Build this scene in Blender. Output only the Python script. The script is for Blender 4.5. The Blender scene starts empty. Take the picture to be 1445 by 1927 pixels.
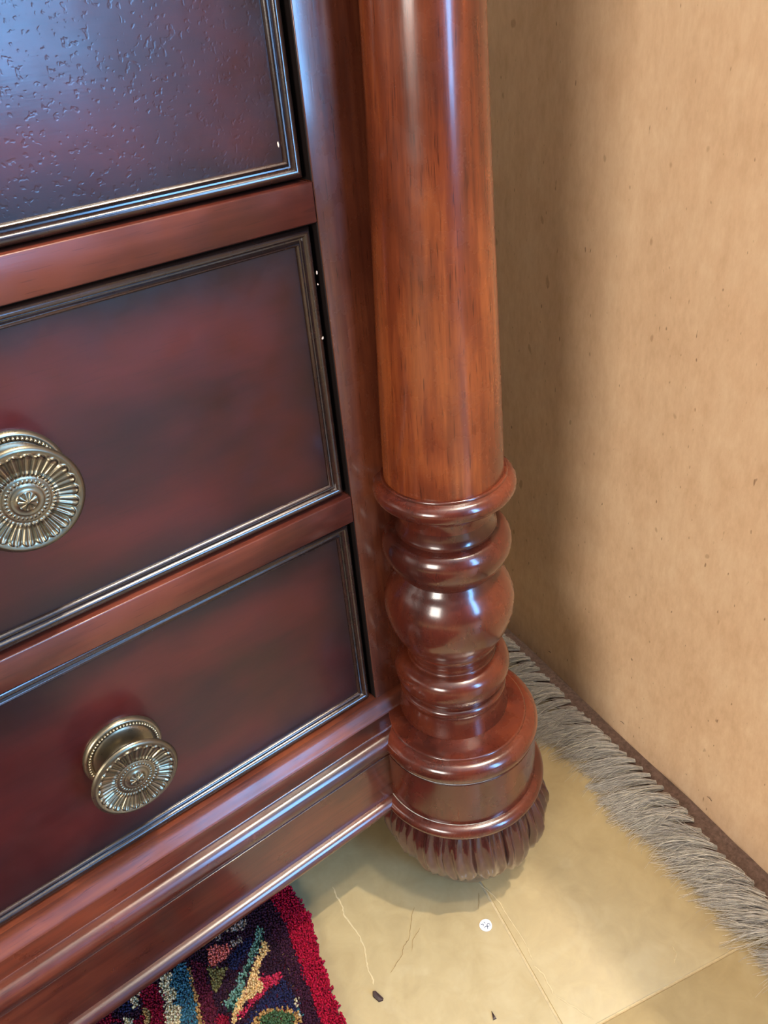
import bpy, bmesh, math, random
import numpy as np
from mathutils import Matrix, Vector
random.seed(7); np.random.seed(7)
SC = bpy.context.scene
COL = SC.collection
PI = math.pi

# ------------------------------------------------------------------ camera
cam_data = bpy.data.cameras.new('camera')
cam = bpy.data.objects.new('camera', cam_data); COL.objects.link(cam)
cam_data.sensor_fit = 'VERTICAL'; cam_data.sensor_height = 36.0
cam_data.lens = 1500.0 / 1927.0 * 36.0
cam_data.clip_start = 0.02
RIGHT = Vector((0.7924768, -0.6046776, -0.0796590))
DOWN = Vector((-0.3915442, -0.4042540, -0.8266026))
FWD = Vector((0.4676256, 0.6862534, -0.5571199))
CAMLOC = Vector((-0.32746, -0.39653, 0.765))
m = Matrix.Identity(4)
for i in range(3):
    m[i][0] = RIGHT[i]; m[i][1] = -DOWN[i]; m[i][2] = -FWD[i]; m[i][3] = CAMLOC[i]
cam.matrix_world = m
SC.camera = cam

# ------------------------------------------------------------------ world, lamps, exposure
world = bpy.data.worlds.new('world'); SC.world = world; world.use_nodes = True
bg = world.node_tree.nodes['Background']
bg.inputs['Color'].default_value = (1.0, 0.95, 0.9, 1); bg.inputs['Strength'].default_value = 0.15

def area(name, loc, target, sx, sy, power, color):
    l = bpy.data.lights.new(name, 'AREA'); l.shape = 'RECTANGLE'; l.size = sx; l.size_y = sy
    l.energy = power; l.color = color
    o = bpy.data.objects.new(name, l); COL.objects.link(o); o.location = loc
    d = Vector(target) - Vector(loc)
    o.rotation_euler = d.to_track_quat('-Z', 'Y').to_euler()
    return o
# glass door behind the viewer, cool daylight
area('daylight_door', (0.42, -2.6, 1.42), (0.42, 0.0, 1.42), 0.62, 1.75, 190, (0.20, 0.50, 1.0))
area('daylight_sidelight', (1.25, -2.6, 1.42), (1.25, 0.0, 1.42), 0.6, 1.75, 46, (0.55, 0.55, 1.0))
# window to the left of the viewer
area('daylight_window', (-2.4, -1.15, 1.25), (0.0, 0.0, 0.45), 0.8, 0.9, 88, (1.0, 0.93, 0.85))
def lamp(name, loc, power, radius, color):
    l = bpy.data.lights.new(name, 'POINT'); l.energy = power; l.shadow_soft_size = radius; l.color = color
    o = bpy.data.objects.new(name, l); COL.objects.link(o); o.location = loc
    return o
lamp('ceiling_lamp', (0.10, -0.78, 2.4), 80, 0.06, (1.0, 0.88, 0.72))
lamp('ceiling_lamp', (0.40, -0.55, 2.4), 205, 0.025, (1.0, 0.88, 0.72))

vs = SC.view_settings
vs.view_transform = 'Standard'; vs.look = 'None'; vs.gamma = 1.0; vs.use_curve_mapping = False
vs.exposure = -0.5

# ------------------------------------------------------------------ materials
def srgb(r, g, b):
    f = lambda c: (c / 255 / 12.92) if c / 255 <= 0.04045 else ((c / 255 + 0.055) / 1.055) ** 2.4
    return (f(r), f(g), f(b), 1.0)

class NT:
    def __init__(self, name):
        self.m = bpy.data.materials.new(name); self.m.use_nodes = True
        self.t = self.m.node_tree; self.t.nodes.clear()
        self.out = self.n('ShaderNodeOutputMaterial'); self.b = self.n('ShaderNodeBsdfPrincipled')
        self.t.links.new(self.b.outputs[0], self.out.inputs[0])
    def n(self, typ, **kw):
        nd = self.t.nodes.new(typ)
        for k, v in kw.items(): setattr(nd, k, v)
        return nd
    def link(self, a, b): self.t.links.new(a, b)
    def val(self, sock, v):
        if hasattr(v, 'is_linked') or hasattr(v, 'links'): self.link(v, sock)
        else: sock.default_value = v
    def coords(self, scale, kind='Object'):
        tc = self.n('ShaderNodeTexCoord'); mp = self.n('ShaderNodeMapping')
        mp.inputs['Scale'].default_value = scale
        self.link(tc.outputs[kind], mp.inputs['Vector']); return mp.outputs[0]
    def noise(self, vec, scale, detail=4, rough=0.5, dist=0.0):
        nd = self.n('ShaderNodeTexNoise'); nd.inputs['Scale'].default_value = scale
        nd.inputs['Detail'].default_value = detail; nd.inputs['Roughness'].default_value = rough
        nd.inputs['Distortion'].default_value = dist
        self.link(vec, nd.inputs['Vector']); return nd.outputs['Fac']
    def ramp(self, fac, stops):
        r = self.n('ShaderNodeValToRGB'); e = r.color_ramp.elements
        while len(e) < len(stops): e.new(0.5)
        for el, (p, c) in zip(e, stops): el.position = p; el.color = c
        self.link(fac, r.inputs[0]); return r.outputs[0]
    def rng(self, v, a, b, c=0.0, d=1.0, smooth=False):
        r = self.n('ShaderNodeMapRange'); r.clamp = True
        if smooth: r.interpolation_type = 'SMOOTHSTEP'
        self.link(v, r.inputs[0])
        for k, x in zip((1, 2, 3, 4), (a, b, c, d)): r.inputs[k].default_value = x
        return r.outputs[0]
    def mix(self, fac, a, b, blend='MIX'):
        x = self.n('ShaderNodeMix', data_type='RGBA', blend_type=blend)
        self.val(x.inputs[0], fac); self.val(x.inputs[6], a); self.val(x.inputs[7], b); return x.outputs[2]
    def math(self, op, a, b=0.0):
        x = self.n('ShaderNodeMath', operation=op); self.val(x.inputs[0], a); self.val(x.inputs[1], b); return x.outputs[0]
    def bump(self, h, strength, dist, normal=None):
        x = self.n('ShaderNodeBump'); x.inputs['Strength'].default_value = strength
        x.inputs['Distance'].default_value = dist; self.link(h, x.inputs['Height'])
        if normal is not None: self.link(normal, x.inputs['Normal'])
        self.link(x.outputs[0], self.b.inputs['Normal']); return x.outputs[0]
    def set(self, **kw):
        for k, v in kw.items(): self.val(self.b.inputs[k.replace('_', ' ')], v)

def wood(name, light, mid, dark, grain='Z', rough=0.3, coat=0.55, edge=None, peel=0.0, sw=0.38):
    t = NT(name)
    st = {'Z': (1, 1, 0.05), 'X': (0.05, 1, 1)}[grain]
    v = t.coords(st)
    tone = t.noise(t.coords((1, 1, 0.45) if grain == 'Z' else (0.45, 1, 1)), 13, 3, 0.55, 0.4)
    streak = t.noise(v, 190, 6, 0.65, 0.3)
    pores = t.noise(t.coords({'Z': (1, 1, 0.05), 'X': (0.05, 1, 1)}[grain]), 850, 2, 0.5)
    f = t.math('ADD', t.math('MULTIPLY', tone, 1 - sw), t.math('MULTIPLY', streak, sw))
    c = t.ramp(f, [(0.34, dark), (0.5, mid), (0.64, light)])
    pm = t.rng(pores, 0.62, 0.70, 0.0, 0.55 * min(1.0, sw / 0.38))
    c = t.mix(pm, c, (dark[0] * 0.35, dark[1] * 0.3, dark[2] * 0.3, 1))
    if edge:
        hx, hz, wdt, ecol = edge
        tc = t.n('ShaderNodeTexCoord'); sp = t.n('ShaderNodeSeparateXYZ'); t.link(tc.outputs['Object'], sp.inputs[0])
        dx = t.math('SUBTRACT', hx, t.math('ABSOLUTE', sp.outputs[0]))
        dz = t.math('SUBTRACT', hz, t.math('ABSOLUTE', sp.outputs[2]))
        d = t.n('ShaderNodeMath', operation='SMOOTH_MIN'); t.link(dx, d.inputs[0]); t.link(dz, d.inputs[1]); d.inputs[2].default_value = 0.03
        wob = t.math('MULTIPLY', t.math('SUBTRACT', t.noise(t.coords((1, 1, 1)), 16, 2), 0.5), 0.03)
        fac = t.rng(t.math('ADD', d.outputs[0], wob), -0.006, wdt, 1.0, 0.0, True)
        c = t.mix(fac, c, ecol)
    cl = t.noise(t.coords((1, 1, 1)), 45, 4, 0.6)
    rg = t.rng(cl, 0.3, 0.7, rough - 0.05, rough + 0.09)
    t.set(Base_Color=c, Roughness=rg, Coat_Weight=coat, Coat_Roughness=0.14)
    t.b.inputs['Specular IOR Level'].default_value = 0.36
    h = t.math('ADD', t.math('MULTIPLY', streak, 0.25), t.math('MULTIPLY', pores, -0.25))
    nrm = t.bump(h, 0.25 if sw > 0.15 else 0.06, 0.0006)
    if peel:
        pl = t.noise(t.coords((1, 1, 1)), 420, 1, 0.3)
        pit = t.rng(pl, 0.27, 0.38)
        nb = t.n('ShaderNodeBump'); nb.inputs['Strength'].default_value = peel; nb.inputs['Distance'].default_value = 0.0005
        t.link(pit, nb.inputs['Height']); t.link(nrm, nb.inputs['Normal'])
        t.link(nb.outputs[0], t.b.inputs['Normal']); t.link(nb.outputs[0], t.b.inputs['Coat Normal'])
    return t.m

def plain(name, col, rough=0.7, noise_scale=60, amt=0.25, spec=0.4, bump=0.0, metallic=0.0):
    t = NT(name)
    n = t.noise(t.coords((1, 1, 1)), noise_scale, 4, 0.6)
    lo = tuple(c * (1 - amt) for c in col[:3]) + (1,); hi = tuple(min(1, c * (1 + amt)) for c in col[:3]) + (1,)
    t.set(Base_Color=t.ramp(n, [(0.3, lo), (0.7, hi)]), Roughness=rough, Metallic=metallic)
    t.b.inputs['Specular IOR Level'].default_value = spec
    if bump: t.bump(n, bump, 0.001)
    return t.m

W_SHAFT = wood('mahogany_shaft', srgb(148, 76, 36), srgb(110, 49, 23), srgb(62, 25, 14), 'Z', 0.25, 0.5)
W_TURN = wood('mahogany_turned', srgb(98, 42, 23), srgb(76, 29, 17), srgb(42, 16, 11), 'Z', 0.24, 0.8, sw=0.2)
W_STILE = wood('mahogany_stile', srgb(102, 53, 33), srgb(78, 36, 23), srgb(46, 20, 13), 'Z', 0.25, 0.6)
W_RAIL = wood('mahogany_rail', srgb(98, 46, 31), srgb(74, 32, 22), srgb(44, 18, 14), 'X', 0.32, 0.22, sw=0.22)
W_BASE = wood('mahogany_base', srgb(94, 42, 23), srgb(68, 28, 16), srgb(36, 16, 11), 'X', 0.3, 0.7, sw=0.3)
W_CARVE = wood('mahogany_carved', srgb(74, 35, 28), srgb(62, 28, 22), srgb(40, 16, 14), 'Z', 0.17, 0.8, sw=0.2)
W_LOW = wood('mahogany_low_rail', srgb(112, 54, 28), srgb(84, 37, 20), srgb(48, 20, 13), 'X', 0.42, 0.2, sw=0.3)
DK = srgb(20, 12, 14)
W_BEAD = wood('dark_stained_bead', srgb(52, 29, 19), srgb(38, 21, 14), srgb(24, 13, 10), 'X', 0.26, 0.8)
BLACK = plain('black_edge', srgb(22, 14, 12), 0.6, 100, 0.1, 0.2)  # plain black for the strips laid over the drawer openings' sides and top
W_DARK = wood('dark_carcase_wood', srgb(60, 30, 20), srgb(46, 22, 15), srgb(30, 14, 10), 'X', 0.5, 0.0)  # darker wood tone for the carcase boards

def brass():
    t = NT('aged_brass')
    g = t.n('ShaderNodeNewGeometry')
    p = t.rng(g.outputs['Pointiness'], 0.44, 0.56)
    n = t.noise(t.coords((1, 1, 1)), 160, 4)
    c = t.mix(p, srgb(52, 44, 35), srgb(176, 164, 136))
    c = t.mix(t.rng(n, 0.35, 0.7, 0.0, 0.45), c, srgb(98, 88, 70))
    t.set(Base_Color=c, Metallic=0.92, Roughness=t.rng(n, 0.3, 0.7, 0.24, 0.42))
    return t.m
BRASS = brass()

def kraft():
    t = NT('kraft_cardboard')
    v = t.coords((1, 1, 1)); vv = t.coords((1, 1, 0.4))
    a = t.noise(v, 9, 5, 0.6); b = t.noise(vv, 170, 5, 0.7); d = t.noise(vv, 60, 3, 0.6)
    f = t.math('ADD', t.math('MULTIPLY', a, 0.35), t.math('ADD', t.math('MULTIPLY', b, 0.35), t.math('MULTIPLY', d, 0.3)))
    c = t.ramp(f, [(0.33, srgb(204, 166, 128)), (0.5, srgb(220, 184, 146)), (0.66, srgb(231, 200, 162))])
    fl = t.noise(t.coords((1, 1, 0.35)), 330, 1, 0.4)
    c = t.mix(t.rng(fl, 0.74, 0.80, 0.0, 0.65), c, srgb(120, 84, 58))
    f2 = t.noise(t.coords((1, 1, 0.6)), 85, 1, 0.3)
    c = t.mix(t.rng(f2, 0.745, 0.78, 0.0, 0.4), c, srgb(150, 108, 76))
    t.set(Base_Color=c, Roughness=0.85)
    t.b.inputs['Specular IOR Level'].default_value = 0.25
    t.bump(f, 0.25, 0.0008)
    return t.m
KRAFT = kraft()

def tile_mat():
    t = NT('buff_stone_tile')
    v = t.coords((1, 1, 1))
    a = t.noise(v, 7, 5, 0.6, 0.6); b = t.noise(v, 40, 5, 0.65, 0.8); w = t.noise(v, 15, 3, 0.5, 1.5)
    f = t.math('ADD', t.math('MULTIPLY', a, 0.6), t.math('MULTIPLY', b, 0.4))
    c = t.ramp(f, [(0.32, srgb(152, 132, 92)), (0.5, srgb(167, 147, 104)), (0.68, srgb(179, 160, 118))])
    c = t.mix(t.rng(w, 0.62, 0.8, 0.0, 0.35), c, srgb(186, 170, 132))
    t.set(Base_Color=c, Roughness=t.rng(b, 0.3, 0.7, 0.42, 0.55))
    t.bump(f, 0.15, 0.001)
    return t.m
TILE = tile_mat()
GROUT = plain('pale_grout', srgb(188, 168, 128), 0.8, 300, 0.12)
VEIN = plain('pale_vein', srgb(192, 172, 130), 0.6, 300, 0.1)
CRACK = plain('dark_crack', srgb(132, 108, 70), 0.8, 300, 0.3)
CHIP = plain('dark_bark', srgb(44, 26, 26), 0.5, 400, 0.4)
PAPER = plain('white_paper', srgb(222, 226, 228), 0.6, 200, 0.03)
INK = plain('grey_ink', srgb(62, 66, 84), 0.6, 200, 0.1)
SELV = plain('brown_selvedge', srgb(104, 84, 74), 0.9, 260, 0.35, 0.1, 0.6)
YARN_A = plain('grey_yarn', srgb(188, 182, 174), 0.85, 120, 0.2, 0.15)
YARN_B = plain('cream_yarn', srgb(222, 214, 198), 0.85, 120, 0.2, 0.15)
WALLP = plain('wall_plaster', srgb(196, 182, 160), 0.9, 20, 0.05)

def vcol_mat(name, rough=0.95):
    t = NT(name)
    at = t.n('ShaderNodeAttribute'); at.attribute_name = 'Col'
    t.set(Base_Color=at.outputs['Color'], Roughness=rough)
    t.b.inputs['Specular IOR Level'].default_value = 0.1
    return t.m
PILE = vcol_mat('wool_pile')

def rug_under():
    t = NT('rug_weave')
    v = t.coords((1, 1, 1))
    n = t.noise(v, 26, 3, 0.6, 2.0)
    c = t.ramp(n, [(0.34, srgb(30, 24, 40)), (0.47, srgb(86, 18, 34)), (0.55, srgb(60, 18, 28)), (0.64, srgb(150, 126, 92))])
    t.set(Base_Color=c, Roughness=0.95); t.b.inputs['Specular IOR Level'].default_value = 0.1
    t.bump(t.noise(v, 600, 2), 0.6, 0.002)
    return t.m
RUGM = rug_under()

# ------------------------------------------------------------------ helpers
def mesh_obj(name, verts, faces, mat, parent=None, smooth=True, angle=40):
    me = bpy.data.meshes.new(name); me.from_pydata([tuple(v) for v in verts], [], faces)
    me.update()
    if smooth:
        me.polygons.foreach_set('use_smooth', [True] * len(me.polygons))
        me.set_sharp_from_angle(angle=math.radians(angle))
    if mat is not None: me.materials.append(mat)
    o = bpy.data.objects.new(name, me); COL.objects.link(o)
    if parent is not None: o.parent = parent
    return o

def thing(name, label, cat, loc=(0, 0, 0), rz=0.0, group=None):
    o = bpy.data.objects.new(name, None); COL.objects.link(o); o.location = loc; o.rotation_euler = (0, 0, rz)
    o['label'] = label; o['category'] = cat
    if group: o['group'] = group
    return o
def tag(o, label, cat, group=None):
    o['label'] = label; o['category'] = cat
    if group: o['group'] = group
    return o

def lathe(prof, n=96, cap=True):
    """prof: list of (r, z) from top to bottom."""
    V, F = [], []
    for r, z in prof:
        for k in range(n):
            a = 2 * PI * k / n; V.append((r * math.cos(a), r * math.sin(a), z))
    for i in range(len(prof) - 1):
        for k in range(n):
            k2 = (k + 1) % n
            F.append((i * n + k, (i + 1) * n + k, (i + 1) * n + k2, i * n + k2))
    if cap:
        F.append(tuple(range(n))); b = (len(prof) - 1) * n; F.append(tuple(b + k for k in reversed(range(n))))
    return V, F

def smooth_prof(pts, sub=5):
    """Catmull-Rom through (r, z[, 's']) points; a trailing 's' keeps a sharp corner."""
    P = [(p[0], p[1]) for p in pts]; S = [len(p) > 2 for p in pts]
    out = []
    for i in range(len(P) - 1):
        p1, p2 = np.array(P[i]), np.array(P[i + 1])
        p0 = np.array(P[i - 1]) if i > 0 and not S[i] else 2 * p1 - p2
        p3 = np.array(P[i + 2]) if i + 2 < len(P) and not S[i + 1] else 2 * p2 - p1
        for k in range(sub):
            t = k / sub
            q = 0.5 * ((2 * p1) + (-p0 + p2) * t + (2 * p0 - 5 * p1 + 4 * p2 - p3) * t * t + (-p0 + 3 * p1 - 3 * p2 + p3) * t ** 3)
            out.append((float(q[0]), float(q[1])))
    out.append(P[-1]); return out

def box(x0, x1, y0, y1, z0, z1, bev=0.0):
    bm = bmesh.new(); bmesh.ops.create_cube(bm, size=1.0)
    for v in bm.verts:
        v.co = Vector(((x0 + x1) / 2 + v.co.x * (x1 - x0), (y0 + y1) / 2 + v.co.y * (y1 - y0), (z0 + z1) / 2 + v.co.z * (z1 - z0)))
    if bev: bmesh.ops.bevel(bm, geom=bm.edges[:], offset=bev, segments=2, affect='EDGES', profile=0.5)
    V = [tuple(v.co) for v in bm.verts]; bm.verts.index_update()
    F = [tuple(v.index for v in f.verts) for f in bm.faces]; bm.free()
    return V, F
def box_obj(name, mat, parent, c, *a, **k):
    V, F = box(*a, **k)
    V = [(x - c[0], y - c[1], z - c[2]) for x, y, z in V]
    o = mesh_obj(name, V, F, mat, parent, True, 50); o.location = c; return o

def extrude_x(prof, x0, x1):
    """prof: list of (y, z) open line closed at the back; swept along x."""
    n = len(prof)
    V = [(x0, y, z) for y, z in prof] + [(x1, y, z) for y, z in prof]
    F = [(i, n + i, n + (i + 1) % n, (i + 1) % n) for i in range(n)]
    F += [tuple(reversed(range(n))), tuple(range(n, 2 * n))]
    return V, F

def ribbon(pts, w, z, jit=0.0, seed=0, h=0.0003):
    rnd = random.Random(seed); P = []
    for i in range(len(pts) - 1):
        a, b = Vector(pts[i]), Vector(pts[i + 1])
        for k in range(4):
            q = a.lerp(b, k / 4); P.append(Vector((q.x + rnd.uniform(-jit, jit), q.y + rnd.uniform(-jit, jit))))
    P.append(Vector(pts[-1])); V, F = [], []
    n = len(P)
    for i, p in enumerate(P):
        d = (P[min(i + 1, n - 1)] - P[max(i - 1, 0)]).normalized(); nn = Vector((-d.y, d.x))
        ww = w * (0.5 + 0.5 * rnd.random()) * min(1, 0.35 + i * 0.4, 0.35 + (n - 1 - i) * 0.4) / 2
        for s, zz in ((-1, z), (-1, z + h), (1, z + h), (1, z)):
            q = p + nn * s * ww; V.append((q.x, q.y, zz))
    for i in range(n - 1):
        for k in range(4):
            F.append((i * 4 + k, i * 4 + (k + 1) % 4, i * 4 + 4 + (k + 1) % 4, i * 4 + 4 + k))
    F += [(3, 2, 1, 0), tuple(4 * (n - 1) + k for k in range(4))]
    return V, F

# ------------------------------------------------------------------ floor of tiles, walls
V, F = box(-2.6, 1.6, -2.8, 1.0, -0.03, -0.0012)
floor = mesh_obj('floor', V, F, GROUT, None, False); floor['kind'] = 'structure'
ang = math.radians(-14.5)
e2 = Vector((math.cos(ang), math.sin(ang))); e1 = Vector((e2.y, -e2.x))      # e1 points towards the viewer
G1 = Vector((-0.0375, -0.122)); tG = (Vector((0.0400, -0.2330)) - G1).dot(e1)
TS = 0.45; GAP = 0.0024
tile_me = None; tile_of_vein = {}
for ci in range(-5, 4):
    off = tG + (0.0 if ci % 2 == 0 else -0.33)
    for ri in range(-3, 7):
        c = G1 + e2 * ((ci + 0.5) * TS) + e1 * (off + (ri + 0.5) * TS)
        if not (-2.35 < c.x < 1.3 and -2.5 < c.y < 0.75): continue
        if tile_me is None:
            hw = (TS - GAP) / 2
            V, F = box(-hw, hw, -hw, hw, -0.008, 0.0, 0.0006)
            o = mesh_obj('tile', V, F, TILE, floor, True, 50); tile_me = o.data
        else:
            o = bpy.data.objects.new('tile', tile_me); COL.objects.link(o); o.parent = floor
        o.location = (c.x, c.y, random.uniform(-0.0002, 0.0)); o.rotation_euler = (0, 0, ang)
        tile_of_vein[(ci, ri)] = o
def on_floor(name, pts, w, mat, seed):
    V, F = ribbon(pts, w, -0.0001, 0.0005, seed)
    return mesh_obj(name, V, F, mat, floor, False)
on_floor('vein', [(-0.1382, 0.0383), (-0.1411, 0.0276), (-0.1422, 0.0157), (-0.1461, 0.008), (-0.1462, -0.0042), (-0.1471, -0.0213), (-0.1502, -0.0333), (-0.1555, -0.0431), (-0.1592, -0.0511), (-0.1602, -0.0598), (-0.1629, -0.0642)], 0.0016, VEIN, 1)
on_floor('vein', [(-0.0225, -0.0542), (-0.0202, -0.0723), (-0.0208, -0.0828), (-0.0246, -0.0997), (-0.0267, -0.1113), (-0.0303, -0.1272), (-0.0333, -0.1346), (-0.0357, -0.1409)], 0.0011, VEIN, 2)
on_floor('vein', [(-0.0384, -0.1455), (-0.0372, -0.1546), (-0.04, -0.163), (-0.0415, -0.1695), (-0.0434, -0.1732), (-0.037, -0.1935), (-0.0326, -0.2082)], 0.0013, VEIN, 3)
on_floor('vein', [(0.0723, -0.2134), (0.0688, -0.2206), (0.0609, -0.224)], 0.0014, VEIN, 4)
on_floor('crack', [(-0.0881, -0.0321), (-0.0961, -0.0369), (-0.1039, -0.0455), (-0.1128, -0.0528), (-0.1204, -0.0552), (-0.1254, -0.0596), (-0.135, -0.0629), (-0.1444, -0.066)], 0.0006, CRACK, 5)
on_floor('crack', [(-0.0969, -0.0513), (-0.1093, -0.0557), (-0.1171, -0.0636)], 0.0005, CRACK, 6)
on_floor('crack', [(-0.0296, -0.0612), (-0.0347, -0.0681), (-0.0411, -0.0736)], 0.0005, CRACK, 7)

V, F = box(-2.6, 1.6, 0.72, 0.82, -0.03, 2.5)
o = mesh_obj('wall_back', V, F, WALLP, None, False); o['kind'] = 'structure'

V, F = box(-2.6, 1.6, -2.8, 0.82, 2.6, 2.65)
o = mesh_obj('ceiling', V, F, plain('white_ceiling', srgb(236, 232, 224), 0.9, 10, 0.02), None, False); o['kind'] = 'structure'

# ------------------------------------------------------------------ the dresser
YF = 0.034                       # face of the stile and the rails
DX0 = -1.06                      # left end of the drawer openings
dresser = thing('dresser', 'dark mahogany chest of drawers with turned corner column and brass knobs, standing on tiled floor', 'dresser')
# carcase: sides, back, top, dust boards
def add(VF, acc):
    b = len(acc[0]); acc[0].extend(VF[0]); acc[1].extend(tuple(b + i for i in f) for f in VF[1])
acc = ([], [])
add(box(0.012, 0.03, 0.036, 0.52, 0.12, 1.05, 0.001), acc)
add(box(-1.16, -1.142, 0.036, 0.52, 0.12, 1.05, 0.001), acc)
add(box(-1.142, 0.012, 0.505, 0.52, 0.12, 1.05), acc)
for z in (0.215, 0.4318, 0.6548, 0.874): add(box(-1.142, 0.012, 0.06, 0.5, z - 0.006, z + 0.006), acc)
mesh_obj('carcase', acc[0], acc[1], W_DARK, dresser, False)
V, F = box(-1.2, 0.055, -0.03, 0.54, 1.05, 1.075, 0.004)
mesh_obj('dresser_top', V, F, W_BASE, dresser, True, 50)
box_obj('stile', W_STILE, dresser, (-0.03, 0.04, 0.6), -0.0622, 0.012, YF, 0.064, 0.2, 1.05, bev=0.0007)
box_obj('stile', W_STILE, dresser, (-1.1, 0.04, 0.6), -1.16, DX0, YF, 0.064, 0.2, 1.05, bev=0.0007)
for z0, z1 in ((0.866, 0.91), (0.6431, 0.6667), (0.4201, 0.4434)):
    box_obj('rail', W_RAIL, dresser, (-0.5, 0.04, (z0 + z1) / 2), DX0 + 0.0002, -0.0625, YF - 0.0001, 0.064, z0, z1, bev=0.0009)
# bottom rail runs into the ledge of the plinth with a small cove
cove = smooth_prof([(YF - 0.0002, 0.2252), (YF - 0.0003, 0.2215), (0.0325, 0.2178), (0.0295, 0.2138), (0.0266, 0.2108), (0.0256, 0.2086)], 3) + [(0.03, 0.2080), (0.064, 0.2080), (0.064, 0.2252)]
V, F = extrude_x([(y, z - 0.217) for y, z in cove], DX0 - 0.1, -0.02)
o = mesh_obj('rail', V, F, W_LOW, dresser, True, 35); o.location = (0, 0, 0.217)

def drawer(z0, z1, peel, top=False):
    V, F = [], []
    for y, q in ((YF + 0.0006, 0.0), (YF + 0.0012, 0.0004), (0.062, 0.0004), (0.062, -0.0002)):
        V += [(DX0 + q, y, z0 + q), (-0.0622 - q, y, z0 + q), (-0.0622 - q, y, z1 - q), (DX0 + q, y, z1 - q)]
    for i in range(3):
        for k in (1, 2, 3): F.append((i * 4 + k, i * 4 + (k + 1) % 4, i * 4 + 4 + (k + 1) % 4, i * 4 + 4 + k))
    mesh_obj('opening_black_strip', V, F, BLACK, dresser, False)
    x0, x1 = DX0 + 0.002, -0.0622 - 0.0028
    z0 += 0.0006 if z0 < 0.3 else 0.0016; z1 -= 0.0018
    cx, cz = (x0 + x1) / 2, (z0 + z1) / 2; hx, hz = (x1 - x0) / 2, (z1 - z0) / 2
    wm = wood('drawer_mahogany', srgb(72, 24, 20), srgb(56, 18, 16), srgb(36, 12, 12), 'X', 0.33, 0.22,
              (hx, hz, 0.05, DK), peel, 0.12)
    d = thing_part('drawer')
    d.location = (cx, 0, cz)
    prof = [(0, 0.075), (0, 0.0340), (0.0003, 0.0318), (0.0010, 0.0298), (0.0021, 0.0284), (0.0034, 0.0278), (0.0047, 0.0281), (0.0058, 0.0291), (0.0066, 0.0306), (0.0070, 0.0316),
            (0.0078, 0.0318), (0.0086, 0.0312), (0.0092, 0.0300), (0.0100, 0.0296), (0.0108, 0.0302), (0.0113, 0.0318), (0.0114, 0.0330)]
    V, F = [], []
    for ins, y in prof:
        y += 0.0095
        V += [(-hx + ins, y, -hz + ins), (hx - ins, y, -hz + ins), (hx - ins, y, hz - ins), (-hx + ins, y, hz - ins)]
    for i in range(len(prof) - 1):
        for k in range(4):
            F.append((i * 4 + k, i * 4 + (k + 1) % 4, i * 4 + 4 + (k + 1) % 4, i * 4 + 4 + k))
    b = mesh_obj('edge_moulding', V, F, W_BEAD, d, True, 42)
    ins = 0.0112
    V, F = box(-hx + ins, hx - ins, 0.0417, 0.06, -hz + ins, hz - ins)
    me = bpy.data.meshes.new('drawer'); me.from_pydata(V, [], F); me.materials.append(wm)
    d.data = me
    return d
def thing_part(name):
    me = bpy.data.meshes.new(name); o = bpy.data.objects.new(name, me); COL.objects.link(o); o.parent = dresser; return o
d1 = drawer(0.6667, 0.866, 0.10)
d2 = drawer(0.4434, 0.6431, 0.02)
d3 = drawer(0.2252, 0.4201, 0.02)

# --- brass knobs: a beaded backplate and a dished flower-faced knob on a ringed stem (axis -Y)
def sphere(c, r, acc, nu=8, nv=5):
    V, F = [], []
    for j in range(1, nv):
        b = PI * j / nv
        for i in range(nu):
            a = 2 * PI * i / nu; V.append((c[0] + r * math.sin(b) * math.cos(a), c[1] + r * math.cos(b), c[2] + r * math.sin(b) * math.sin(a)))
    V += [(c[0], c[1] + r, c[2]), (c[0], c[1] - r, c[2])]; T, B = len(V) - 2, len(V) - 1
    for j in range(nv - 2):
        for i in range(nu):
            i2 = (i + 1) % nu; F.append((j * nu + i, j * nu + i2, (j + 1) * nu + i2, (j + 1) * nu + i))
    for i in range(nu):
        i2 = (i + 1) % nu; F.append((i2, i, T)); F.append(((nv - 2) * nu + i, (nv - 2) * nu + i2, B))
    add((V, F), acc)
def turn_y(VF): return [(x, -z, y) for x, y, z in VF[0]], VF[1]
acc = ([], [])
add(turn_y(lathe(smooth_prof([(0.0085, 0.012), (0.0105, 0.0085), (0.0135, 0.0066), (0.0175, 0.0058), (0.0212, 0.0046), (0.0228, 0.0036), (0.0236, 0.0038), (0.0262, 0.0042), (0.0274, 0.0040), (0.0284, 0.0028), (0.0288, 0.0012), (0.0286, 0.0)], 4), 80)), acc)
NB = 66
for k in range(NB):
    a = 2 * PI * k / NB; sphere((0.0249 * math.cos(a), -0.0045, 0.0249 * math.sin(a)), 0.00105, acc)
plate_geo = acc
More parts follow.
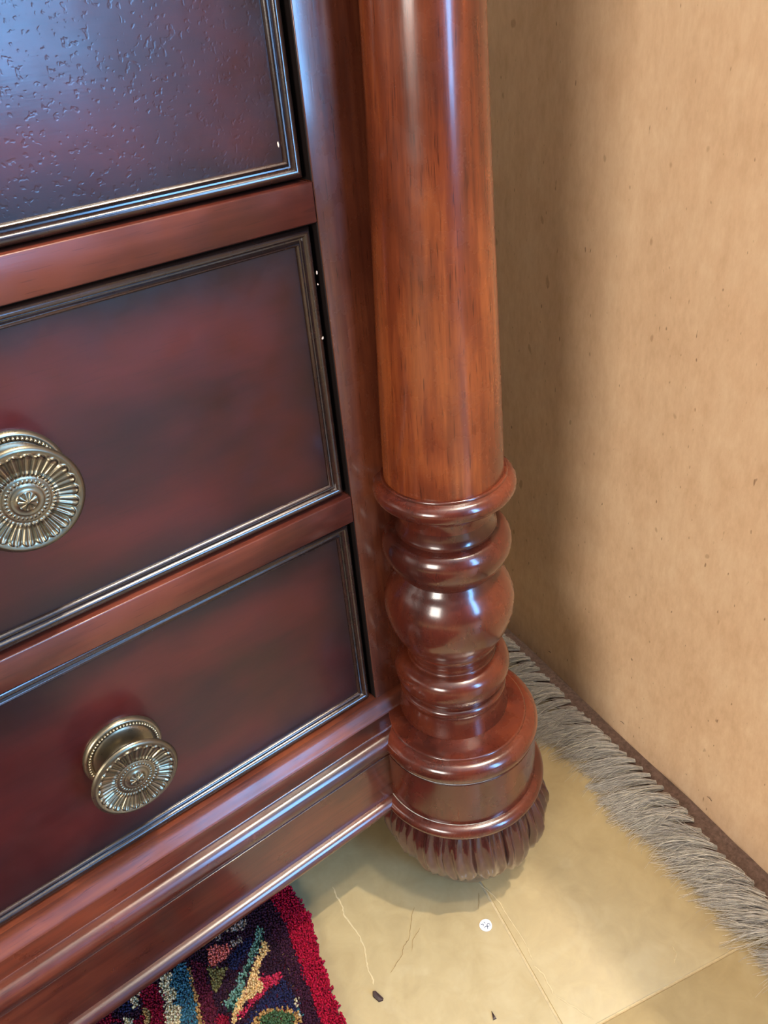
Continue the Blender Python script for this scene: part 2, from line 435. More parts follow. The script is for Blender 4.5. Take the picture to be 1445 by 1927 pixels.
# knob body
acc = ([], [])
stem = [(0.0075, -0.030), (0.0082, -0.026), (0.0098, -0.0245), (0.0098, -0.0235), (0.0084, -0.0225), (0.0092, -0.0212), (0.0092, -0.0204), (0.0080, -0.0195),
        (0.0088, -0.0182), (0.0090, -0.0172), (0.0082, -0.0160), (0.0090, -0.0128), (0.0130, -0.0098), (0.0200, -0.0076), (0.0258, -0.0056), (0.0284, -0.0034), (0.0292, -0.0016)]
add(turn_y(lathe([(r, z) for r, z in smooth_prof(stem, 4)], 80, False)), acc)
NR, NA = 64, 360; NP = 22
R0 = 0.0292
def face_h(r, a):
    base = np.interp(r, [0, .0052, .0056, .0066, .0082, .0088, .0118, .0135, .0160, .0225, .0252, .0272, .0286, .0292],
                     [.0016, .0004, -.0002, -.0006, -.0006, -.0012, -.0013, -.0021, -.0026, -.0014, .0000, .0004, -.0004, -.0016])
    s = abs(math.cos(a * 4)) ** 0.5                                   # centre flower
    if r < .0050: base -= .0011 * (1 - s) * min(1, r / .0018)
    if r < .0016: base += .0006 * math.cos(r / .0016 * PI / 2)
    kb = 2 * PI / 30; ab = (a / kb - round(a / kb)) * kb               # bead ring
    q = ((r - .0102) ** 2 + (ab * .0102) ** 2) / (.0007 ** 2)
    if q < 1: base += .0008 * math.sqrt(1 - q)
    ph = (a * NP / (2 * PI)) % 1.0; u = abs(ph - 0.5) * 2              # 0 at petal centre, 1 between
    tip = .0238 + .0017 * (1 - u ** 2)
    if .0128 < r < tip:
        fade = min(1, (r - .0128) / .0012) * min(1, (tip - r) / .0005)
        base += fade * (.0017 * (1 - u ** 4) - .0009 * math.exp(-(u / .28) ** 2) * min(1, (tip - r) / .0012))
    return base
V = [(0, -0.0022, 0)]; F = []
rs = [R0 * (i / NR) for i in range(1, NR + 1)]
for r in rs:
    for k in range(NA):
        a = 2 * PI * k / NA; V.append((r * math.cos(a), -face_h(r, a), r * math.sin(a)))
for k in range(NA): F.append((0, 1 + (k + 1) % NA, 1 + k))
for i in range(NR - 1):
    for k in range(NA):
        k2 = (k + 1) % NA; F.append((1 + i * NA + k, 1 + i * NA + k2, 1 + (i + 1) * NA + k2, 1 + (i + 1) * NA + k))
add((V, F), acc)
knob_geo = acc
kp = kf = None
for d, zc in ((d3, 0.3195), (d2, 0.5490)):
    lx, lz = -0.2762 - d.location.x, zc - d.location.z
    if kp is None:
        kp = mesh_obj('knob_backplate', plate_geo[0], plate_geo[1], BRASS, d, True, 50)
        kf = mesh_obj('knob', knob_geo[0], knob_geo[1], BRASS, d, True, 60)
        a, b = kp, kf
    else:
        a, b = kp.copy(), kf.copy(); COL.objects.link(a); COL.objects.link(b); a.parent = d; b.parent = d
    a.location = (lx + 0.001, 0.0417, lz); b.location = (lx - 0.001, 0.0105, lz); b.scale = (1.06, 1, 1.06)

def at_y(px, py, y):
    d = FWD * 1500 + RIGHT * (px - 722.5) + DOWN * (py - 963.5); return CAMLOC + d * ((y - CAMLOC.y) / d.y)
FLAKE = plain('bare_wood_flake', srgb(226, 196, 168), 0.8, 300, 0.1)
for dr, px, py, y, w_, h_ in ((d2, 596, 514, 0.0374, 0.0008, 0.0016), (d2, 598, 535, 0.0374, 0.0005, 0.0009), (d2, 607, 636, 0.0374, 0.0009, 0.0012), (d1, 523, 272, 0.0417, 0.0007, 0.0022)):
    p = at_y(px, py, y) - dr.location; rq = random.Random(px); V, F = [], []
    for k in range(7):
        a = 2 * PI * k / 7; q = rq.uniform(0.5, 1.1)
        V += [(p.x + w_ * q * math.cos(a), p.y, p.z + h_ * q * math.sin(a)), (p.x + w_ * q * 0.8 * math.cos(a), p.y - 0.0003, p.z + h_ * q * 0.8 * math.sin(a))]
    F = [tuple(2 * k + 1 for k in range(7)), tuple(2 * k for k in reversed(range(7)))] + [(2 * k, 2 * ((k + 1) % 7), 2 * ((k + 1) % 7) + 1, 2 * k + 1) for k in range(7)]
    mesh_obj('paint_chip', V, F, FLAKE, dr, False)

# --- corner column: tapered shaft, collar, turned baluster
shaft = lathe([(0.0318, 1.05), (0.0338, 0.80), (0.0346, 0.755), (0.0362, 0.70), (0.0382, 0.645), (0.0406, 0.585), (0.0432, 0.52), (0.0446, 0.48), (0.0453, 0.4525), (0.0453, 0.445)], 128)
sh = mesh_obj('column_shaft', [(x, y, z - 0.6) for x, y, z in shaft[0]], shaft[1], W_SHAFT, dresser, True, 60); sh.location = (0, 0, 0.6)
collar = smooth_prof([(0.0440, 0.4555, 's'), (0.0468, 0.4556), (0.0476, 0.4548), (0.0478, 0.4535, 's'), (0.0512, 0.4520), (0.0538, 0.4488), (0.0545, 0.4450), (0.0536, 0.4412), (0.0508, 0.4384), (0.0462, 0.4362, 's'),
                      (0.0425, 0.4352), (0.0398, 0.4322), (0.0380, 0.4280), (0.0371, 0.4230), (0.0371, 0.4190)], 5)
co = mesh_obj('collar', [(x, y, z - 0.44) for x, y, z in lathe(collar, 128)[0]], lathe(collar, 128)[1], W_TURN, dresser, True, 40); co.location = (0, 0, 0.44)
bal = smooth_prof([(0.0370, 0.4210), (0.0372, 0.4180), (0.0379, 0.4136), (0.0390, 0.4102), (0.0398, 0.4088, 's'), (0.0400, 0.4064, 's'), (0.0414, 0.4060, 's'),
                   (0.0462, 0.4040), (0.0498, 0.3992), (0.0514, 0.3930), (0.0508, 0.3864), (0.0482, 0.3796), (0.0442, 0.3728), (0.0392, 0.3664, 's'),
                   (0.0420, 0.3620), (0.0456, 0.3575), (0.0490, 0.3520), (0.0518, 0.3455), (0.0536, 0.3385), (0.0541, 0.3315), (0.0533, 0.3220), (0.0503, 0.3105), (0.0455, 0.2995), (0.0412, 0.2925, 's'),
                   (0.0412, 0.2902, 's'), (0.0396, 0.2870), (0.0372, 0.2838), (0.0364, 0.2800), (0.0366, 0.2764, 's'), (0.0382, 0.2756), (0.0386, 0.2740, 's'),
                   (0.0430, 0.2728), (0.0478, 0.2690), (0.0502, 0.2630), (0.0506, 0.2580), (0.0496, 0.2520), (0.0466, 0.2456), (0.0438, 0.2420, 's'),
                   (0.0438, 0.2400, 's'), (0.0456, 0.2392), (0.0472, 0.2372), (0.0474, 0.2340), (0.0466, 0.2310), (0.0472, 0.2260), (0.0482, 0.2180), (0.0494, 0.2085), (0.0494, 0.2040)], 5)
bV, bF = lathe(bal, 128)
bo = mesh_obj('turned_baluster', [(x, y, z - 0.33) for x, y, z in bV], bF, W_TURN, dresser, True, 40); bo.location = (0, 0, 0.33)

# --- plinth: one section, straight along the front and turned around the column
BC = (-0.004, -0.008)
sec = smooth_prof([(0.040, 0.2094, 's'), (0.0632, 0.2094, 's'), (0.0642, 0.2086), (0.0648, 0.2072, 's'), (0.0694, 0.2062), (0.0734, 0.2030), (0.0754, 0.1984), (0.0756, 0.1944), (0.0744, 0.1902), (0.0722, 0.1884, 's'),
                   (0.0722, 0.1872, 's'), (0.0738, 0.1864, 's'), (0.0738, 0.1850), (0.0742, 0.1600), (0.0748, 0.1340, 's'), (0.0776, 0.1334), (0.0806, 0.1316), (0.0826, 0.1282), (0.0826, 0.1250), (0.0808, 0.1216), (0.0770, 0.1196), (0.0740, 0.1190, 's'), (0.060, 0.1190)], 4)
pV, pF = lathe([(r - 0.002, z) for r, z in sec], 128)
po = mesh_obj('plinth_block', [(x, y, z - 0.165) for x, y, z in pV], pF, W_TURN, dresser, True, 35); po.location = (BC[0], BC[1], 0.165)
str_sec = [(0.0765 - r, min(z, 0.2089) - 0.165) for r, z in sec if r > 0.061] + [(0.05, 0.119 - 0.165), (0.05, 0.2089 - 0.165)]
V, F = extrude_x([(min(y, 0.05), z) for y, z in str_sec], -1.14, -0.02)
so = mesh_obj('plinth_moulding', V, F, W_BASE, dresser, True, 35); so.location = (0, 0, 0.165)

# thin pale lines laid along two creases of the turned block
CREASE_PALE = plain('pale_crease', srgb(168, 162, 146), 0.6, 300, 0.3)
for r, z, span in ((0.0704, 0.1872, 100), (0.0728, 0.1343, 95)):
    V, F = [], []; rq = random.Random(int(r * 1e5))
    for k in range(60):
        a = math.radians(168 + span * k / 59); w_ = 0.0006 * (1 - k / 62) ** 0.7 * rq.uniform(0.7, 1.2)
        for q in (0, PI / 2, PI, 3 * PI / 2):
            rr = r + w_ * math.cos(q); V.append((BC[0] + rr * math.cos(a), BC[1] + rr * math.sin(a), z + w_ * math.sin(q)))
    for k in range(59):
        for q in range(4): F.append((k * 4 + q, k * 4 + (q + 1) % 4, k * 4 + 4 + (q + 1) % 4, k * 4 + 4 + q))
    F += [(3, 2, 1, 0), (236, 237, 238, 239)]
    mesh_obj('pale_crease_line', V, F, CREASE_PALE, dresser)

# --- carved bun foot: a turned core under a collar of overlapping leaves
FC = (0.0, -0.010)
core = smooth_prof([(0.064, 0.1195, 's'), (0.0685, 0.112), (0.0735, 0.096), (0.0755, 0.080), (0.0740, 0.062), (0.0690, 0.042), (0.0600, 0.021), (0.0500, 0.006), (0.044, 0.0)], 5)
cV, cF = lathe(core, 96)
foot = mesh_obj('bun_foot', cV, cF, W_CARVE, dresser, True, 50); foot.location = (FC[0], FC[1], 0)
def core_r(z): return float(np.interp(z, [p[1] for p in reversed(core)], [p[0] for p in reversed(core)]))
def leaf_geo(rnd, width, ztip, out, lobes):
    NU, NV = 21, 18; V, F = [], []
    lean = rnd.uniform(-0.05, 0.05)
    for layer in (0, 1):
        for j in range(NV):
            v = j / (NV - 1); z = 0.1185 + (ztip - 0.1185) * v
            env = (0.94 + 0.1 * math.sin(PI * v)) * (1.0 if v < 0.7 else math.sqrt(max(0.0, 1 - ((v - 0.7) / 0.3) ** 2)) * 0.86 + 0.14)
            for i in range(NU):
                u = i / (NU - 1) * 2 - 1
                a = width * env * u * (1 + 0.05 * math.sin(9 * v)) + lean * v * v
                rr = core_r(z) - 0.0002
                ridge = 0.0034 * (1 - u * u) + 0.0019 * math.cos(u * PI * lobes + 0.6 * math.sin(5 * v)) + 0.0014 * math.exp(-(u / 0.16) ** 2)
                o_ = out * (0.15 + 0.85 * v ** 1.2) + ridge * (0.45 + 0.55 * math.sin(PI * min(1, v * 1.15)))
                edge = -0.0014 * u ** 6
                r = rr + (o_ + edge if layer == 0 else -0.002)
                r += 0.0002 * math.sin(31 * v + 7 * u + 3 * lobes) * math.sin(PI * v)
                if v > 0.90 and layer == 0: r -= 0.0030 * ((v - 0.90) / 0.10) ** 2
                V.append((r * math.cos(a), r * math.sin(a), z + 0.0022 * u * u * v * -1))
    n = NU * NV
    for j in range(NV - 1):
        for i in range(NU - 1):
            q = j * NU + i; F.append((q, q + NU, q + NU + 1, q + 1)); F.append((n + q, n + q + 1, n + q + NU + 1, n + q + NU))
    for j in range(NV - 1):
        q = j * NU; F.append((q, n + q, n + q + NU, q + NU)); q += NU - 1; F.append((q, q + NU, n + q + NU, n + q))
    for i in range(NU - 1):
        q = (NV - 1) * NU + i; F.append((q, n + q, n + q + 1, q + 1))
    return V, F
rnd = random.Random(11)
protos = []
NL = 16
for k in range(3):
    V, F = leaf_geo(rnd, PI / NL * (0.98 + 0.1 * k), (0.046, 0.056, 0.050)[k], (0.0052, 0.0040, 0.0046)[k], (3, 4, 3)[k])
    protos.append((V, F))
meshes = []
for i in range(NL):
    k = rnd.randrange(3)
    if k >= len(meshes) or True:
        pass
    if len(meshes) < 3:
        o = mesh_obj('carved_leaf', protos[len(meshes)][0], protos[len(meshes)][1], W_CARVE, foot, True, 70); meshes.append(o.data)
    else:
        o = bpy.data.objects.new('carved_leaf', meshes[k]); COL.objects.link(o); o.parent = foot
    o.rotation_euler = (0, 0, 2 * PI * i / NL + rnd.uniform(-0.03, 0.03))

# ------------------------------------------------------------------ grey fringed rug under the cardboard
RZ = 0.006
root = [(0.305, 0.60), (0.2356, 0.1226), (0.2215, 0.0549), (0.2100, -0.0154), (0.2045, -0.0795), (0.1928, -0.1473), (0.1820, -0.1758), (0.1716, -0.2465), (0.140, -0.45), (0.082, -0.82)]
ry = [p[1] for p in reversed(root)]; rx = [p[0] for p in reversed(root)]
def root_x(y): return float(np.interp(y, ry, rx))
grug = thing('fringed_rug', 'pale grey rug with shaggy yarn fringe along the foot of the cardboard', 'rug', (0.25, 0.1, 0))
ys = np.linspace(-0.80, 0.6, 70)
V, F = [], []
for y in ys:
    x0 = root_x(y) - 0.013 + 0.0015 * math.sin(y * 90)
    for x, z in ((x0, 0.0003), (x0, RZ - 0.0012), (x0 + 0.0012, RZ), (x0 + 0.35, RZ), (x0 + 0.35, 0.0003)):
        V.append((x - 0.25, y - 0.1, z + (0.0005 * math.sin(y * 140) if z == RZ else 0)))
for j in range(len(ys) - 1):
    for k in range(5):
        F.append((j * 5 + k, j * 5 + (k + 1) % 5, j * 5 + 5 + (k + 1) % 5, j * 5 + 5 + k))
F += [(4, 3, 2, 1, 0), tuple(5 * (len(ys) - 1) + k for k in range(5))]
o = mesh_obj('selvedge', V, F, SELV, grug, True, 40); o['label'] = 'flat brown woven edge of the rug'
def tassel_geo(seed, L=0.074):
    rnd = random.Random(seed); V, F, MI = [], [], []
    locks = [(rnd.gauss(0, 0.0042), rnd.uniform(0.75, 1.1), rnd.gauss(0, 0.006), rnd.uniform(0.003, 0.012)) for _ in range(7)]
    for s in range(130):
        lk = rnd.choice(locks)
        y0 = rnd.gauss(0, 0.0009); z0 = RZ + rnd.uniform(0.0, 0.0030)
        spread = lk[0] + rnd.gauss(0, 0.0016); ln = L * lk[1] * rnd.uniform(0.82, 1.05)
        hz = lk[3] * rnd.uniform(0.6, 1.2); cw = rnd.uniform(0.0002, 0.0016); ph = rnd.uniform(0, 6.28); fr = rnd.uniform(4, 12)
        w = rnd.uniform(0.00018, 0.00034); N = 10; b = len(V)
        curl = lk[2] + rnd.gauss(0, 0.003)
        if rnd.random() < 0.2: curl = rnd.gauss(0, 0.016); cw *= 2; hz *= 1.3
        for i in range(N):
            t = i / (N - 1)
            x = -ln * t + 0.002 * cw / 0.0016 * math.cos(ph + fr * t) * t
            y = y0 + spread * min(1, t * 1.25) ** 1.5 + cw * t * math.sin(ph + fr * t) + curl * t ** 2.5
            z = z0 * (1 - t) ** 2 + hz * math.sin(PI * min(1, t * 1.02)) ** 0.8 + 0.0014 + 0.0008 * math.cos(ph + fr * t) * t
            ww = w * (1 - 0.5 * t)
            for q in range(3):
                aa = 2 * PI * q / 3 + ph; V.append((x, y + ww * math.cos(aa), max(0.0003, z + ww * math.sin(aa))))
        mi = 1 if rnd.random() < 0.35 else 0
        for i in range(N - 1):
            for q in range(3):
                F.append((b + i * 3 + q, b + i * 3 + (q + 1) % 3, b + i * 3 + 3 + (q + 1) % 3, b + i * 3 + 3 + q)); MI.append(mi)
    return V, F, MI
tme = []
for k in range(8):
    V, F, MI = tassel_geo(100 + k)
    o = mesh_obj('tassel', V, F, YARN_A, grug, True, 180); o.data.materials.append(YARN_B)
    o.data.polygons.foreach_set('material_index', MI); tme.append(o.data); bpy.data.objects.remove(o)
rnd = random.Random(5)
y = -0.60
while y < 0.45:
    o = bpy.data.objects.new('tassel', rnd.choice(tme)); COL.objects.link(o); o.parent = grug
    sw = np.interp(y, [-0.45, -0.25, -0.12, 0.05, 0.45], [64, 54, 38, 30, 30]) + rnd.gauss(0, 9)
    o.location = (root_x(y) + 0.001 - 0.25, y - 0.1, 0.0)
    s = rnd.uniform(0.92, 1.12) * np.interp(y, [-0.45, -0.25, -0.15, 0.0, 0.45], [0.92, 0.90, 0.88, 0.92, 0.92])
    o.scale = (s, rnd.uniform(0.9, 1.25), rnd.uniform(0.85, 1.25)); o.rotation_euler = (0, 0, -math.radians(sw))
    y += rnd.uniform(0.0095, 0.0132)

# ------------------------------------------------------------------ cardboard
cA, cB = Vector((0.2583, 0.1843)), Vector((0.1974, -0.2313))
cdir = (cB - cA).normalized(); cang = math.atan2(cdir.y, cdir.x)
cl = thing('cardboard_panel', 'large tan kraft cardboard panel standing upright to the right of the column', 'cardboard', (cA.x, cA.y, RZ), cang)
V, F = [], []
N = 24; L0, L1, HT, TH = -0.42, 0.95, 1.02, 0.005          # length along cdir, height, thickness (local +y is away from the dresser)
for i in range(N + 1):
    x = L0 + (L1 - L0) * i / N; wv = 0.0009 * math.sin(x * 23) + 0.0006 * math.sin(x * 61)
    for yy, zz in ((wv, 0.0002 + 0.0004 * math.sin(x * 80)), (wv * 0.4, HT), (wv * 0.4 + TH, HT), (wv + TH, 0.0002)):
        V.append((x, yy, zz))
for i in range(N):
    for k in range(4): F.append((i * 4 + k, i * 4 + 4 + k, i * 4 + 4 + (k + 1) % 4, i * 4 + (k + 1) % 4))
F += [(0, 1, 2, 3), tuple(4 * N + k for k in (3, 2, 1, 0))]
mesh_obj('kraft_sheet', V, F, KRAFT, cl, True, 40)
SCRAP = plain('dark_fibre', srgb(70, 50, 40), 0.9, 200, 0.2)
def card_at(px, py):
    d = (FWD * 1500 + RIGHT * (px - 722.5) + DOWN * (py - 963.5)); n = Vector((-cdir.y, cdir.x, 0))
    t = (Vector((cA.x, cA.y, 0)) - CAMLOC).dot(n) / d.dot(n); p = CAMLOC + d * t
    return (p.xy - cA).dot(cdir), p.z - RZ
for px, py, ln, tilt in ((1172, 1359, 0.006, 0.1), (1035, 1226, 0.004, 0.2), (1336, 1502, 0.006, -0.1)):
    x, z = card_at(px, py); V, F = [], []
    for i in range(6):
        t = i / 5 - 0.5
        for q in range(4):
            a = PI / 2 * q; V.append((x + t * ln, -0.0009 + 0.00035 * math.cos(a) , z + tilt * t * ln + 0.0006 * math.cos(t * 5) + 0.00035 * math.sin(a)))
    for i in range(5):
        for q in range(4): F.append((i * 4 + q, i * 4 + (q + 1) % 4, i * 4 + 4 + (q + 1) % 4, i * 4 + 4 + q))
    F += [(3, 2, 1, 0), (20, 21, 22, 23)]
    mesh_obj('fibre', V, F, SCRAP, cl)

# ------------------------------------------------------------------ patterned rug
C = {'red': srgb(150, 16, 44), 'plum': srgb(54, 24, 40), 'sage': srgb(96, 130, 116), 'tan': srgb(206, 170, 114), 'rose': srgb(168, 40, 66), 'navy': srgb(34, 34, 62),
     'salmon': srgb(196, 98, 88), 'olive': srgb(104, 96, 58), 'greycream': srgb(136, 118, 108), 'maroon': srgb(76, 22, 38), 'ochre': srgb(160, 122, 74), 'teal': srgb(52, 92, 108),
     'cream': srgb(196, 180, 144), 'red2': srgb(118, 16, 38), 'ground': srgb(44, 22, 36), 'dot': srgb(24, 46, 40), 'green': srgb(62, 86, 56)}
POLY = [('red', [(-0.1716, 0.22), (-0.1734, 0.0626), (-0.1743, 0.0257), (-0.1869, -0.0112), (-0.1962, -0.045), (-0.2039, -0.0813), (-0.225, -0.17), (-0.241, -0.16), (-0.2202, -0.0679), (-0.2103, -0.0334), (-0.2022, 0.0016), (-0.1967, 0.0341), (-0.1937, 0.0659), (-0.19, 0.22)]),
 ('plum', [(-0.1937, 0.0659), (-0.1967, 0.0341), (-0.2022, 0.0016), (-0.2103, -0.0334), (-0.2202, -0.0679), (-0.2325, -0.0579), (-0.2216, -0.024), (-0.2133, 0.0107), (-0.2119, 0.0391), (-0.2114, 0.0594)]),
 ('sage', [(-0.2194, 0.0493), (-0.2156, 0.0423), (-0.2272, 0.0319), (-0.2456, 0.0185), (-0.2618, 0.0046), (-0.2734, -0.0054), (-0.279, 0.0012), (-0.2787, 0.0075), (-0.2627, 0.0143), (-0.2417, 0.0294)]),
 ('tan', [(-0.2205, 0.0338), (-0.2207, 0.0241), (-0.2349, 0.0167), (-0.2428, 0.0047), (-0.2419, -0.0028), (-0.249, -0.006), (-0.2645, -0.0041), (-0.2752, -0.0125), (-0.2833, -0.0163), (-0.277, -0.0046), (-0.2587, 0.0065), (-0.2442, 0.0173), (-0.2291, 0.0286)]),
 ('rose', [(-0.2419, 0.0063), (-0.2252, -0.0018), (-0.2263, -0.0089), (-0.2415, -0.0076), (-0.2575, -0.0099), (-0.2724, -0.0148), (-0.2736, -0.0095), (-0.2549, -0.0055), (-0.2435, -0.0038)]),
 ('navy', [(-0.2256, -0.0095), (-0.2244, -0.0217), (-0.2352, -0.0557), (-0.2764, -0.0219), (-0.2547, -0.0122), (-0.2363, -0.0097)]),
 ('salmon', [(-0.267, 0.0625), (-0.2472, 0.051), (-0.2564, 0.0417), (-0.2692, 0.0416), (-0.2747, 0.0473)]),
 ('olive', [(-0.2755, 0.0456), (-0.2608, 0.0335), (-0.268, 0.0278), (-0.2794, 0.018), (-0.2817, 0.0254)]),
 ('greycream', [(-0.2609, 0.0661), (-0.2287, 0.0647), (-0.2221, 0.0605), (-0.2315, 0.0555), (-0.2486, 0.0647), (-0.2544, 0.0619)]),
 ('greycream', [(-0.2502, 0.0535), (-0.2359, 0.0516), (-0.2363, 0.0469), (-0.2499, 0.0459)]),
 ('navy', [(-0.2517, 0.0426), (-0.2299, 0.0466), (-0.2312, 0.0402), (-0.2464, 0.0286), (-0.2605, 0.0262), (-0.2582, 0.0384)]),
 ('maroon', [(-0.2863, 0.0617), (-0.2759, 0.0531), (-0.2833, 0.0223), (-0.2902, -0.0106), (-0.3041, 0.0007)]),
 ('ochre', [(-0.2893, 0.0641), (-0.2896, 0.0549), (-0.294, 0.0312), (-0.302, -0.001), (-0.3062, 0.0024), (-0.3007, 0.0278)]),
 ('teal', [(-0.2998, 0.0681), (-0.2893, 0.0641), (-0.2961, 0.0373), (-0.3055, 0.0019), (-0.3209, 0.0144), (-0.3108, 0.0274), (-0.3165, 0.0364), (-0.3077, 0.0424), (-0.3127, 0.0533), (-0.306, 0.0592)]),
 ('cream', [(-0.3156, 0.0694), (-0.3033, 0.0651), (-0.3113, 0.0543), (-0.3077, 0.0424), (-0.3165, 0.0386), (-0.3108, 0.0274), (-0.3209, 0.0144), (-0.3293, 0.0213), (-0.3215, 0.0449)]),
 ('red2', [(-0.3332, 0.0679), (-0.3207, 0.0667), (-0.3201, 0.0526), (-0.3286, 0.0207), (-0.3405, 0.0305)]),
 ('cream', [(-0.3454, 0.069), (-0.335, 0.066), (-0.3409, 0.0542), (-0.3466, 0.0567)]),
 ('cream', [(-0.3563, 0.054), (-0.3485, 0.0497), (-0.3517, 0.0397), (-0.3595, 0.046)]),
 ('ochre', [(-0.3394, 0.0508), (-0.334, 0.0475), (-0.3398, 0.0299), (-0.3434, 0.037)]),
 ('red2', [(-0.2972, -0.005), (-0.2841, 0.0011), (-0.2808, -0.0079), (-0.2861, -0.014)])]
DOTS = [(-0.2211, 0.0367), (-0.2274, 0.0334), (-0.238, 0.0264), (-0.2474, 0.02), (-0.2544, 0.0142), (-0.2639, 0.0075), (-0.2705, 0.003), (-0.2762, -0.0011)]
rug = thing('patterned_rug', 'red and navy patterned wool rug with a crimson border, partly under the chest', 'rug', (-0.4, -0.1, 0))
redge = [(0.24, -0.1700), (0.0626, -0.1734), (0.0257, -0.1743), (-0.0112, -0.1869), (-0.045, -0.1962), (-0.0813, -0.2039), (-0.17, -0.225), (-0.9, -0.395)]
def redge_x(y): return float(np.interp(y, [p[0] for p in reversed(redge)], [p[1] for p in reversed(redge)]))
V, F = [], []
ys = np.linspace(-0.9, 0.22, 90)
for y in ys:
    x1 = redge_x(y) - 0.002
    for x, z in ((-1.25, 0.0003), (-1.25, 0.004), (x1 - 0.001, 0.004), (x1, 0.003), (x1, 0.0003)): V.append((x + 0.4, y + 0.1, z))
for j in range(len(ys) - 1):
    for k in range(5): F.append((j * 5 + k, j * 5 + 5 + k, j * 5 + 5 + (k + 1) % 5, j * 5 + (k + 1) % 5))
F += [tuple(range(5)), tuple(5 * (len(ys) - 1) + k for k in (4, 3, 2, 1, 0))]
mesh_obj('rug_backing', V, F, RUGM, rug, False)
# knotted pile: one small tuft of wool per knot
st = 0.00155
gx, gy = np.meshgrid(np.arange(-0.48, -0.160, st), np.arange(-0.17, 0.16, st))
px = gx.ravel() + np.random.uniform(-.4, .4, gx.size) * st; py = gy.ravel() + np.random.uniform(-.4, .4, gx.size) * st
ex = np.interp(py, [p[0] for p in reversed(redge)], [p[1] for p in reversed(redge)]) + np.random.normal(0, 0.0012, px.size)
keep = px < ex; px, py = px[keep], py[keep]; n = px.size
qx, qy = px + np.random.normal(0, 0.0008, n), py + np.random.normal(0, 0.0008, n)
col = np.tile(np.array(C['ground'][:3]), (n, 1))
far = (qx < -0.33) | (qy < -0.03)
bandv = np.sin((qx * 0.97 + qy * 0.22) * 160) + 0.9 * np.sin((qy * 0.97 - qx * 0.22) * 115 + 1.0)
for lo, hi, nm in ((-9, -1.1, 'navy'), (-0.3, 0.2, 'red2'), (0.9, 1.25, 'cream'), (1.25, 1.6, 'teal')):
    mk = far & (bandv > lo) & (bandv < hi); col[mk] = C[nm][:3]
def inside(poly):
    x, y = qx, qy; r = np.zeros(n, bool); m_ = len(poly)
    for i in range(m_):
        x1, y1 = poly[i]; x2, y2 = poly[(i + 1) % m_]
        if y1 == y2: continue
        c = ((y1 > y) != (y2 > y)) & (x < (x2 - x1) * (y - y1) / (y2 - y1) + x1); r ^= c
    return r
for nm, pl in POLY: col[inside(pl)] = C[nm][:3]
for dx, dy in DOTS: col[(qx - dx) ** 2 + (qy - dy) ** 2 < 0.0024 ** 2] = C['dot'][:3]
u = Vector((0.774, -0.633)); ax = (qx + 0.2494) * u.x + (qy + 0.0368) * u.y; ay = -(qx + 0.2494) * u.y + (qy + 0.0368) * u.x
ov = (ax / 0.0215) ** 2 + (ay / 0.0125) ** 2
col[ov < 1] = C['ochre'][:3]; col[ov < 0.55] = C['green'][:3]
inner = np.interp(qy, [-0.17, -0.0679, 0.0341, 0.2], [-0.241, -0.2202, -0.1967, -0.19]); col[(qx > inner)] = C['red'][:3]
col = col * np.random.uniform(0.45, 1.0, (n, 1)) * np.random.uniform(0.92, 1.08, (n, 3))
h = np.random.uniform(0.0062, 0.0085, n); lx, ly = np.random.normal(-0.0002, 0.0007, n), np.random.normal(-0.0008, 0.0007, n)
w = st * 0.62
VV = np.zeros((n, 8, 3))
for k, (sx, sy) in enumerate(((-1, -1), (1, -1), (1, 1), (-1, 1))):
    VV[:, k, 0] = px + sx * w; VV[:, k, 1] = py + sy * w; VV[:, k, 2] = 0.003
    VV[:, k + 4, 0] = px + lx + sx * w * 0.62; VV[:, k + 4, 1] = py + ly + sy * w * 0.62; VV[:, k + 4, 2] = h
VV[:, :, 0] += 0.4; VV[:, :, 1] += 0.1
base = (np.arange(n) * 8)[:, None, None]
FQ = (np.array([[4, 5, 6, 7], [0, 1, 5, 4], [1, 2, 6, 5], [2, 3, 7, 6], [3, 0, 4, 7]])[None] + base).reshape(-1, 4)
me = bpy.data.meshes.new('wool_pile')
me.vertices.add(n * 8); me.vertices.foreach_set('co', VV.ravel())
me.loops.add(FQ.size); me.loops.foreach_set('vertex_index', FQ.ravel().astype(np.int32))
me.polygons.add(len(FQ)); me.polygons.foreach_set('loop_start', np.arange(0, FQ.size, 4, dtype=np.int32))
me.update(calc_edges=True)
ca = me.color_attributes.new('Col', 'FLOAT_COLOR', 'POINT')
cc = np.ones((n * 8, 4)); cc[:, :3] = np.repeat(np.clip(col, 0, 1), 8, 0); ca.data.foreach_set('color', cc.ravel())
me.materials.append(PILE)
o = bpy.data.objects.new('wool_pile', me); COL.objects.link(o); o.parent = rug; o['kind'] = 'stuff'

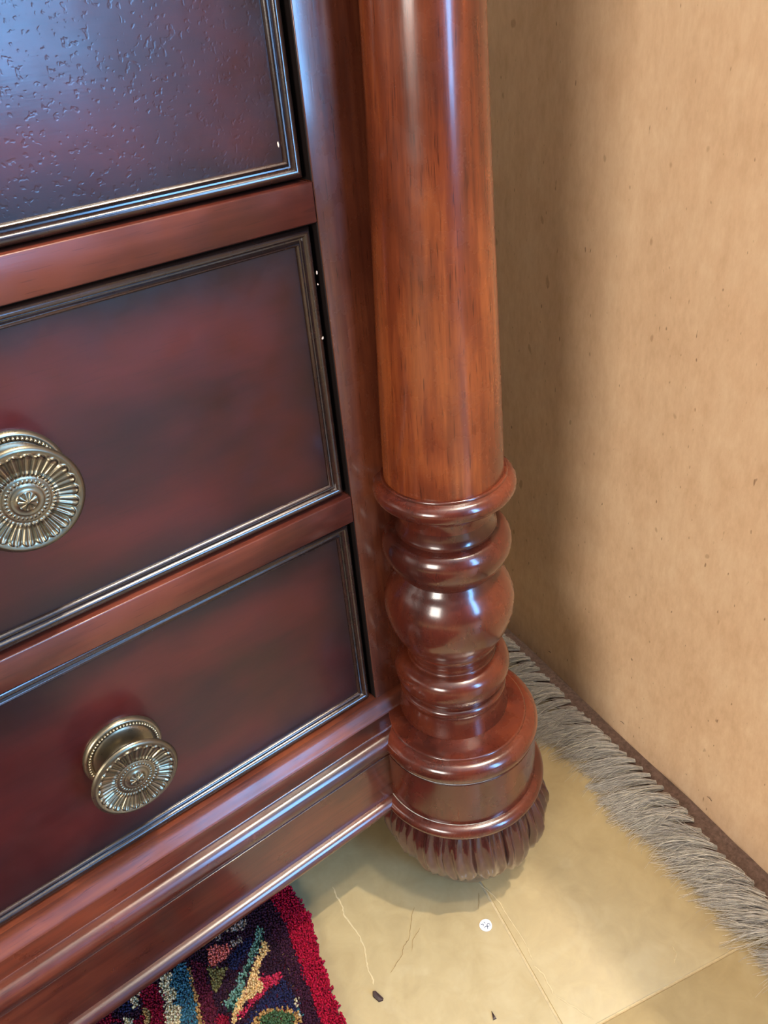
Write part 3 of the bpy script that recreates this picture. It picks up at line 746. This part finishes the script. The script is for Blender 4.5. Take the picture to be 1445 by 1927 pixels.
# ------------------------------------------------------------------ small things on the floor
V, F = [], []
N = 40
for zz in (0.0002, 0.0006):
    for k in range(N):
        a = 2 * PI * k / N; r = 0.0060 * (1 + 0.02 * math.sin(3 * a)); V.append((r * math.cos(a), r * math.sin(a), zz))
F = [tuple(range(N - 1, -1, -1)), tuple(range(N, 2 * N))] + [(k, (k + 1) % N, N + (k + 1) % N, N + k) for k in range(N)]
st_ = mesh_obj('price_sticker', V, F, PAPER, None, False); st_.location = (-0.0466, -0.0898, 0)
tag(st_, 'small round white sticker with faint handwriting on the tile', 'sticker')
INKS = [[(-0.0461, -0.0861), (-0.0455, -0.0885)], [(-0.0491, -0.0855), (-0.0495, -0.0866), (-0.0482, -0.0872), (-0.0474, -0.0868)], [(-0.0482, -0.0872), (-0.0479, -0.0881), (-0.0488, -0.0887), (-0.0492, -0.0883)],
        [(-0.0452, -0.0898), (-0.0461, -0.0913), (-0.0467, -0.0926), (-0.0478, -0.0938)], [(-0.0451, -0.0929), (-0.0458, -0.0916), (-0.047, -0.0909), (-0.0484, -0.0905), (-0.0496, -0.0912)], [(-0.0453, -0.0903), (-0.0438, -0.0899), (-0.0431, -0.0908), (-0.0433, -0.0925), (-0.0445, -0.093)]]
acc = ([], [])
for i, L in enumerate(INKS): add(ribbon([(x + 0.0466, y + 0.0898) for x, y in L], 0.00075, 0.00055, 0, i, 0.00012), acc)
mesh_obj('handwriting', acc[0], acc[1], INK, st_, False)
def chip(name, pts, hh, label):
    c = Vector((sum(p[0] for p in pts) / len(pts), sum(p[1] for p in pts) / len(pts))); rnd = random.Random(len(pts)); n = len(pts)
    V = [(x - c.x, y - c.y, 0.0002) for x, y in pts] + [((x - c.x) * 0.9, (y - c.y) * 0.9, hh * rnd.uniform(0.6, 1.2)) for x, y in pts] + [(0, 0, hh * 1.1)]
    F = [tuple(reversed(range(n)))] + [(k, (k + 1) % n, n + (k + 1) % n, n + k) for k in range(n)] + [(n + k, n + (k + 1) % n, 2 * n) for k in range(n)]
    o = mesh_obj(name, V, F, CHIP, None, False); o.location = (c.x, c.y, 0); tag(o, label, 'debris')
chip('bark_chip', [(-0.1673, -0.0686), (-0.1696, -0.0724), (-0.1682, -0.0794), (-0.1648, -0.081), (-0.1629, -0.0795), (-0.165, -0.0699)], 0.0022, 'dark squarish chip of debris on the tile beside the patterned rug')
chip('bark_chip', [(-0.0954, -0.1486), (-0.0993, -0.1553), (-0.0963, -0.1561)], 0.0015, 'tiny dark pointed sliver of debris on the bare tile')
